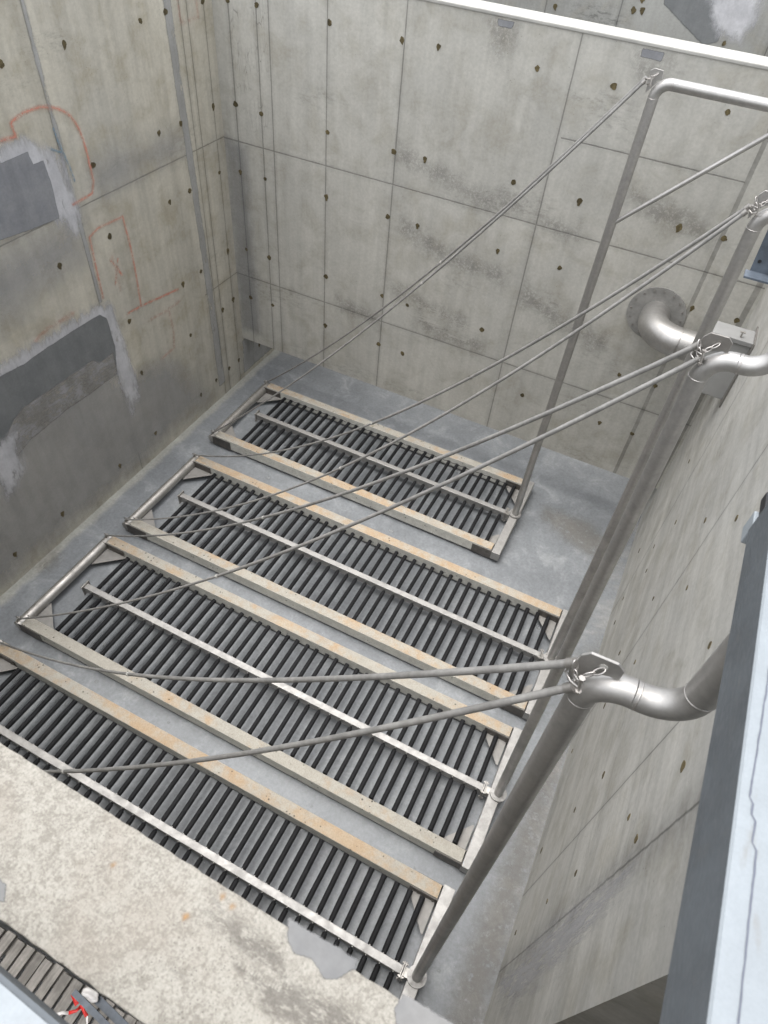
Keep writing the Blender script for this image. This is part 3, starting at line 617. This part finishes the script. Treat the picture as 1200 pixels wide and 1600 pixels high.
for i, r in enumerate(RL):
    rd, rb, y = r['rd'], 0.153, r['y']; root = empty('riser_pipe', (r['xb'], r['yb'], 0.25)); tag(root, r['label'], 'riser pipe', 'steel risers feeding the aeration grids')
    zt = r['zt']; zw = zt - rb; A = Vector((r['xb'], r['yb'], 0.254)); B = Vector((r['xt'], y, zw))
    m = MB(); m.tube([A, A + (B - A) * .33, A + (B - A) * .66, B], rd, 32); m.build('pipe', M['steel'], root)
    m = MB(); m.tube([A + Vector((0, 0, 0.003)), A + Vector((0, 0, 0.016))], 0.108, 32); m.tube([A + Vector((0, 0, 0.019)), A + Vector((0, 0, 0.033))], 0.108, 32)
    for k in range(8): a = k * math.pi / 4 + .4; m.bolt(A + Vector((0.086 * math.cos(a), 0.086 * math.sin(a), 0.03)), (0, 0, 1), 0.011, 0.014)
    m.build('base_flange', M['steel_flat'], root)
    m = MB(); m.tube(arc((B.x + rb, zw), rb, 180, 90, y), rd, 32)
    wx = B.x + rb
    if i < 3:
        m.tube([(wx, y, zt), (wx + 0.03, y, zt)] + arc((wx + 0.03, zt + rb), rb, 270, 360, y)[1:], rd, 32)
        m.build('bend', M['steel'], root)
        tx = wx + 0.03 + rb
        m = MB(); topz = 7.345 if i == 0 else 8.6
        m.tube([(tx, y, zt + rb), (tx, y, topz)], rd, 32)
        m.build('upper_pipe', M['steel'], root)
        m = MB(); ringm(m, (tx, y, zt + rb), (0, 0, 1), rd); m.build('weld_bead', M['weld'], root)
    else:
        m.build('bend', M['steel'], root)
        m = MB(); m.tube([(wx, y, zt), (2.6, y, zt + 0.0)], rd, 32); m.build('upper_pipe', M['steel'], root)
    m = MB(); ringm(m, B, (0, 0, 1), rd); m.build('weld_bead', M['weld'], root)
    m = MB(); ringm(m, (wx + (0.015 if i < 3 else 0), y, zt), (1, 0, 0), rd)
    m.build('weld_bead', M['weld'], root)
    # lifting plate standing on the bend, plane of the bend
    bx, bz = B.x, zt
    if i < 3:
        plo = [(-0.085, -0.03), (-0.072, 0.095), (-0.045, 0.130), (0.055, 0.133), (0.085, 0.105), (0.085, 0.04), (0.05, 0.045), (-0.01, 0.02), (-0.045, -0.03), (-0.06, -0.075), (-0.075, -0.09)]
        hole = (0.015, 0.087)
    else:
        plo = [(-0.095, -0.12), (-0.115, 0.085), (-0.075, 0.112), (0.015, 0.105), (0.03, 0.03), (-0.01, 0.015), (-0.05, -0.06)]; hole = (-0.035, 0.073)
    m = MB(); m.prism(plo, lambda u, v, d: (bx + u, y + d, bz + v), -0.006, 0.006)
    po = m.build('lifting_plate', M['steel_dark'] if i in (1, ) else M['steel'], root); bevmod(po, 0.0015, 1)
    hc = Vector((bx + hole[0], y - 0.007, bz + hole[1]))
    m = MB(); m.tube([hc, hc + Vector((0, -0.0015, 0))], 0.016, 18); m.build('plate_hole', M['rim'] if i in (0, 3) else M['steel_dark'], root)
    # shackle: bow, pin and nut
    sc_ = Vector((bx - 0.085, y - 0.02, bz + 0.03)) if i < 3 else Vector((bx - 0.12, y - 0.01, bz + 0.03))
    m = MB(); chain(m, hc + Vector((0.005, -0.01, 0)), hc + Vector((-0.05, -0.035, -0.055)), 2)
    if i < 3: chain(m, sc_ + Vector((0, -0.01, 0.05)), sc_ + Vector((0.03, -0.03, -0.03)), 2)
    m.tube([sc_ + Vector((0.045, -0.045, 0.01)), sc_ + Vector((0.055, -0.05, -0.055))], 0.0065, 10)
    m.bolt(sc_ + Vector((0.045, -0.045, 0.01)), (0, 0, 1), 0.013, 0.012); m.bolt(sc_ + Vector((0.055, -0.05, -0.055)), (0, 0, -1), 0.013, 0.014)
    m.tube([sc_ + Vector((0.052, -0.045, -0.045)), sc_ + Vector((0.02, -0.02, -0.065)), sc_ + Vector((-0.01, 0.0, -0.05)), sc_ + Vector((-0.005, 0.01, -0.02)), sc_ + Vector((0.03, -0.03, -0.012)), sc_ + Vector((0.05, -0.045, -0.01))], 0.0055, 8)
    m.build('shackle', M['weld'], root)
# brace tube from the farthest riser up to the wall
m = MB(); a_ = Vector((-0.85, 8.62, 5.53)); b2 = Vector((0.374, 8.64, 6.773)); d_ = (b2 - a_); m.tube([a_, a_ + d_ * 1.75], 0.026, 20)
bo = m.build('brace_tube', M['steel']); tag(bo, 'short straight brace tube leaving the farthest riser towards the upper right', 'brace tube')

# ================================================================== stay rods
T = {0: [(0.217, 1.53, 6.829), (0.248, 1.50, 6.723)], 1: [(0.297, 3.82, 6.945), (0.338, 3.79, 6.893)], 2: [(0.350, 6.04, 6.955), (0.346, 6.01, 6.925)], 3: [(-1.0, 8.63, 7.04), (-0.995, 8.60, 7.02)]}
SG = {0: (0.51, 0.70), 1: (0.52, 0.52), 2: (0.82, 0.92), 3: (0.37, 0.37)}; TJ = {0: 0.5, 1: 0.5, 2: 0.465, 3: 0.365}
lab = {0: ['upper of two stay rods from the nearest riser, sagging to the left picture edge', 'lower rod from the nearest riser, ending behind the pale wall top'],
       1: ['upper rod from the second riser to the far corner of the second grid', 'lower rod from the second riser to the near corner of the second grid'],
       2: ['upper rod from the third riser to the far corner of the third grid', 'lower rod from the third riser to the near corner of the third grid'],
       3: ['upper rod from the farthest riser, ending at the far corner of the shortest grid', 'lower rod from the farthest riser, ending at the near corner of the shortest grid']}
for i in range(4):
    for j, s in enumerate((1, -1)):
        A = Vector(T[i][j]); B = Vector((GR[i]['px'] + 0.03, GR[i]['yc'] + s * 0.92, 0.29)); tj = TJ[i]
        def P_(t): q = A + (B - A) * t; q.z -= SG[i][j] * 4 * t * (1 - t); return q
        root = empty('stay_rod', tuple(A)); tag(root, lab[i][j], 'stay rod', 'stay rods from riser heads to grid corners')
        rr = 0.0170
        m = MB(); m.tube([P_(tj * k / 24) for k in range(25)], rr, 14); m.build('rod_section', M['rod'], root)
        m = MB(); m.tube([P_(tj - 0.004 + (1 - tj + 0.004) * k / 24) for k in range(25)], 0.0145, 12); m.build('rod_section', M['rod'], root)
        m = MB(); d0 = (P_(tj + .01) - P_(tj - .01)).normalized(); m.tube([P_(tj) - d0 * 0.012, P_(tj) + d0 * 0.012], 0.0215, 14); m.build('joint_ring', M['rim'], root)
        m = MB(); d0 = (P_(0.05) - A).normalized(); m.tube([A - d0 * 0.01, A + d0 * 0.03], rr + 0.004, 14); m.build('end_fitting', M['steel_dark'], root)

# ================================================================== large wall pipe, far side
wp = empty('wall_pipe', (0.03, YB, 3.98)); tag(wp, 'thick elbow pipe bolted by a round flange to the far baffle wall', 'pipe')
cx, cz, prd, br = 0.03, 4.00, 0.205, 0.42
m = MB(); m.tube([(cx, YB - 0.004, cz), (cx, YB - 0.024, cz)], 0.41, 48, smooth=True); m.build('wall_flange', m_plain('dull_grey_flange', (0.30, 0.295, 0.28), 0.6, 0.25, var=0.15, sc=7), wp)
m = MB()
for k in range(16): a = k * math.pi / 8; m.bolt((cx + 0.36 * math.cos(a), YB - 0.024, cz + 0.36 * math.sin(a)), (0, -1, 0), 0.014, 0.016)
m.build('flange_bolt', M['steel_dark'], wp)
yy0 = YB - 0.024; pts = [(cx, yy0, cz), (cx, yy0 - 0.16, cz)]
cxx = cx + br; cyy = yy0 - 0.16
for k in range(1, 17): a = R(180 + 90 * k / 16); pts.append((cxx + br * math.cos(a), cyy + br * math.sin(a), cz))
m = MB(); m.tube(pts, prd, 40); m.build('elbow', M['steel'], wp)
yp = cyy - br
m = MB(); m.tube([(cxx + 0.002, yp, cz), (XR - 0.003, yp, cz)], prd * 0.998, 40); m.build('straight_pipe', M['steel'], wp)
m = MB(); ringm(m, (cxx, yp, cz), (1, 0, 0), prd, 0.006, 0.006); m.build('weld_bead', M['weld'], wp)
# concrete box on the right wall taking the pipe
wbx = empty('wall_box', (1.0, 8.8, 3.95)); tag(wbx, 'pale rectangular box on the right wall behind the second riser bend', 'box')
m = MB(); m.box(0.74, XR - 0.002, 8.22, 8.48, 3.95, 4.74); ob = m.build('box_body', m_plain('pale_cast_box', (0.30, 0.30, 0.29), 0.7, var=0.05, sc=4), wbx); bevmod(ob, 0.015)
m = MB(); m.box(0.71, XR - 0.004, 8.19, 8.50, 4.742, 4.80); ob = m.build('lid', m_plain('grey_lid', (0.25, 0.25, 0.245), 0.6, var=0.05, sc=4), wbx); bevmod(ob, 0.008)
m = MB(); m.box(XR - 0.02, XR - 0.003, 8.12, 8.58, 3.90, 4.83); ob = m.build('back_plate', M['steel_dark'], wbx)
m = MB(); m.box(1.02, 1.035, 8.25, 8.28, 4.802, 4.86); m.box(1.0, 1.06, 8.25, 8.28, 4.86, 4.87); m.build('lid_catch', M['steel_old'], wbx)

# ================================================================== near steel beams
rbm = empty('steel_beam', (0.6, 0.5, 7.3)); tag(rbm, 'grey steel beam with pale top running along the lower right picture edge', 'steel beam')
ysec = [(-1.5, 7.265, 7.54), (0.45, 7.322, 7.562), (1.91, 7.395, 7.582)]
m = MB(); X0, X1 = 0.55, 1.35
rings = []
for (y, z0, z1) in ysec: rings.append([m.bm.verts.new(v) for v in ((X0, y, z0), (X0, y, z1 - 0.004), (X1, y, z1 - 0.004), (X1, y, z0))])
for a, b_ in zip(rings, rings[1:]):
    for k in range(4): m.bm.faces.new((a[k], a[(k + 1) % 4], b_[(k + 1) % 4], b_[k]))
m.bm.faces.new(rings[0]); m.bm.faces.new(rings[-1])
ob = m.build('beam_body', M['blue_steel'], rbm)
m = MB(); rings = []
for (y, z0, z1) in ysec: rings.append([m.bm.verts.new(v) for v in ((X0 - 0.001, y, z1 - 0.003), (X0 + 0.004, y, z1 + 0.003), (X1, y, z1 + 0.003), (X1, y, z1 - 0.003))])
for a, b_ in zip(rings, rings[1:]):
    for k in range(4): m.bm.faces.new((a[k], a[(k + 1) % 4], b_[(k + 1) % 4], b_[k]))
m.bm.faces.new(rings[0]); m.bm.faces.new(rings[-1])
m.build('top_plate', M['pale_steel'], rbm)
# split sealant line on the top
m = MB(); xw = 0.60; yv = -1.0; pl = []; pr_ = []
def ztop(y): return 7.562 + (y - 0.45) * (7.582 - 7.562) / 1.46 + 0.0045 if y > 0.45 else 7.562 + (y - 0.45) * (0.022 / 1.95) + 0.0045
step_at = {0.62, }
rs_ = random.Random(3); jog = 0.0
while yv < 1.88:
    if rs_.random() < 0.06: jog += rs_.choice((-1, 1)) * 0.009
    jog *= 0.98
    wv = 0.0012 + 0.0012 * rs_.random(); xx = 0.598 + jog + 0.0015 * mnoise.noise(Vector((yv * 30, 0, 0)))
    pl.append((xx - wv, yv, ztop(yv))); pr_.append((xx + wv, yv, ztop(yv))); yv += 0.012
va = [m.bm.verts.new(p_) for p_ in pl]; vb = [m.bm.verts.new(p_) for p_ in pr_]
for k in range(len(va) - 1): m.bm.faces.new((va[k], vb[k], vb[k + 1], va[k + 1]))
m.build('sealant_split', M['seam_dark'], rbm)
# small end fitting: pale plate and black block
m = MB(); m.box(0.552, 0.60, 1.912, 1.99, 7.33, 7.42, bev=0.004); m.build('end_clip', M['pale_steel'], rbm)
m = MB(); m.box(0.565, 0.66, 1.93, 2.05, 7.42, 7.465, bev=0.004); m.build('end_stopper', M['black'], rbm)
# drilled galvanised bracket further along
gb = empty('drilled_bracket', (0.56, 5.6, 6.8)); tag(gb, 'dark galvanised bracket plate with bolt holes at the right picture edge', 'bracket')
m = MB(); m.prism([(0.425, 7.13), (0.41, 7.42), (0.43, 7.52), (1.30, 7.52), (1.30, 7.13)], lambda u, v, d: (u, 4.5 + d, v), 0, 0.012); m.build('plate', M['galv'], gb)
m = MB(); m.box(0.40, 1.30, 4.40, 4.498, 7.124, 7.136); m.build('foot_flange', M['galv'], gb)
m = MB()
for (hx, hz) in ((0.452, 7.20), (0.462, 7.32), (0.56, 7.25)): m.tube([(hx, 4.499, hz), (hx, 4.497, hz)], 0.011, 12)
m.build('bolt_hole', M['black'], gb)

lbm = empty('steel_beam', (-0.7, -0.1, 7.3)); tag(lbm, 'grey steel beam with pale top cutting the lower left picture corner', 'steel beam')
dx, dy = 0.998, -0.058
def lb(t, o, z): return (-0.69 + t * dx + o * dy * 0 , -0.080 + t * dy + o, z)
m = MB(); L0, L1 = -1.6, 1.4
prof = [(0.0, 7.16), (0.0, 7.298), (-0.010, 7.302), (-0.5, 7.302), (-0.5, 7.16)]
va = [m.bm.verts.new(lb(L0, o, z)) for o, z in prof]; vb = [m.bm.verts.new(lb(L1, o, z)) for o, z in prof]
for k in range(5): m.bm.faces.new((va[k], vb[k], vb[(k + 1) % 5], va[(k + 1) % 5]))
m.bm.faces.new(va); m.bm.faces.new(vb); m.build('beam_body', M['blue_steel'], lbm)
m = MB(); prof = [(-0.011, 7.303), (-0.011, 7.308), (-0.5, 7.308), (-0.5, 7.303)]
va = [m.bm.verts.new(lb(L0, o, z)) for o, z in prof]; vb = [m.bm.verts.new(lb(L1, o, z)) for o, z in prof]
for k in range(4): m.bm.faces.new((va[k], vb[k], vb[(k + 1) % 4], va[(k + 1) % 4]))
m.bm.faces.new(va); m.bm.faces.new(vb); m.build('top_plate', M['pale_steel'], lbm)

# ================================================================== timber boards, steel bars and tape near the wall
dk = empty('timber_deck', (-2, -1, 2.6)); tag(dk, 'weathered grey timber decking boards below the near wall top', 'decking')
xb_ = -5.2; rs_ = random.Random(5)
while xb_ < 0.3:
    wv = rs_.uniform(0.072, 0.088); g_ = rs_.choice((0.006, 0.022, 0.028, 0.020))
    dz = rs_.uniform(-.006, .006)
    m = MB(); m.box(xb_, xb_ + wv, -3.2, -0.06 - rs_.uniform(0, 0.02), 2.60 + dz, 2.635 + dz, bev=0.004)
    m.build('board', M['wood'], dk)
    xb_ += wv + g_
m = MB(); m.box(-5.2, 0.4, -0.20, -0.075, 2.50, 2.592); m.build('bearer', M['wood'], dk)
m = MB(); m.box(-5.2, 0.4, -1.6, -1.5, 2.50, 2.592); m.build('bearer', M['wood'], dk)
def Q(p_, k=2.6): return (p_[0] * k, p_[1] * k, 9 - (9 - p_[2]) * k)
sb = empty('steel_bar', (-1.6, -0.15, 3.6)); tag(sb, 'grey flat steel bar lying over the timber boards by the striped tape', 'steel bar')
m = MB(); a0 = Vector(Q((-0.652, -0.047, 6.93))); a1 = Vector(Q((-0.36, -0.085, 6.93))); dv = (a1 - a0).normalized(); nv = Vector((-dv.y, dv.x, 0))
def barq(m, a0, a1, w_, h_):
    vs = []
    for p_ in (a0, a1):
        for s1, s2 in ((-1, 0), (1, 0), (1, 1), (-1, 1)): vs.append(m.bm.verts.new(p_ + nv * s1 * w_ + Vector((0, 0, s2 * h_))))
    for f in ((0, 1, 2, 3), (4, 7, 6, 5), (0, 4, 5, 1), (1, 5, 6, 2), (2, 6, 7, 3), (3, 7, 4, 0)): m.bm.faces.new([vs[k] for k in f])
barq(m, a0, a1, 0.018, 0.03); m.build('bar', M['galv'], sb)
m = MB(); barq(m, a0 + nv * 0.055 + dv * 0.10 - Vector((0, 0, .05)), a1 + nv * 0.055 - Vector((0, 0, .05)), 0.024, 0.03)
m.build('rail', M['galv'], sb)
tp = empty('warning_tape', (-1.6, -0.15, 3.6)); tag(tp, 'crumpled red and white barrier tape among the timber boards', 'tape')
def ribbon(pts, w_, mat, name):
    m = MB(); pts = [Vector(Q(p_)) for p_ in pts]; prev = None; w_ *= 2.6
    for k, p_ in enumerate(pts):
        t = (pts[min(k + 1, len(pts) - 1)] - pts[max(k - 1, 0)]).normalized(); sd_ = Vector((-t.y, t.x, 0.5 * math.sin(k * 1.9))).normalized()
        c = (m.bm.verts.new(p_ + sd_ * w_), m.bm.verts.new(p_ - sd_ * w_))
        if prev: f = m.bm.faces.new((prev[0], c[0], c[1], prev[1])); f.smooth = True
        prev = c
    o = m.build(name, mat, tp); md = o.modifiers.new('s', 'SOLIDIFY'); md.thickness = 0.0012
path = [(-0.655, -0.05, 6.925), (-0.645, -0.058, 6.915), (-0.632, -0.062, 6.92)]
ribbon(path, 0.006, M['red'], 'red_band')
ribbon([(-0.622, -0.058, 6.925), (-0.61, -0.066, 6.915), (-0.596, -0.070, 6.92)], 0.004, M['red'], 'red_band')
ribbon([(-0.628, -0.062, 6.90), (-0.632, -0.074, 6.90), (-0.645, -0.085, 6.90)], 0.004, M['red'], 'red_band')
ribbon([(-0.645, -0.085, 6.90), (-0.660, -0.092, 6.90), (-0.672, -0.104, 6.90)], 0.004, M['white'], 'white_band')
ribbon([(-0.596, -0.070, 6.92), (-0.590, -0.082, 6.90), (-0.595, -0.095, 6.90)], 0.003, M['white'], 'white_band')
ribbon([(-0.672, -0.104, 6.90), (-0.68, -0.115, 6.90), (-0.69, -0.12, 6.90)], 0.004, M['red'], 'red_band')
m = MB(); bmesh.ops.create_icosphere(m.bm, subdivisions=3, radius=0.036)
for v in m.bm.verts:
    n_ = mnoise.noise(v.co * 34) * 0.016; v.co = Vector((v.co.x * 1.7, v.co.y * 0.8, v.co.z * 0.5)) + v.normal * n_ + Vector(Q((-0.612, -0.034, 6.935)))
for f in m.bm.faces: f.smooth = True
ob = m.build('plastic_scrap', M['white']); tag(ob, 'crumpled whitish plastic scrap between the steel bar and the wall top', 'scrap')
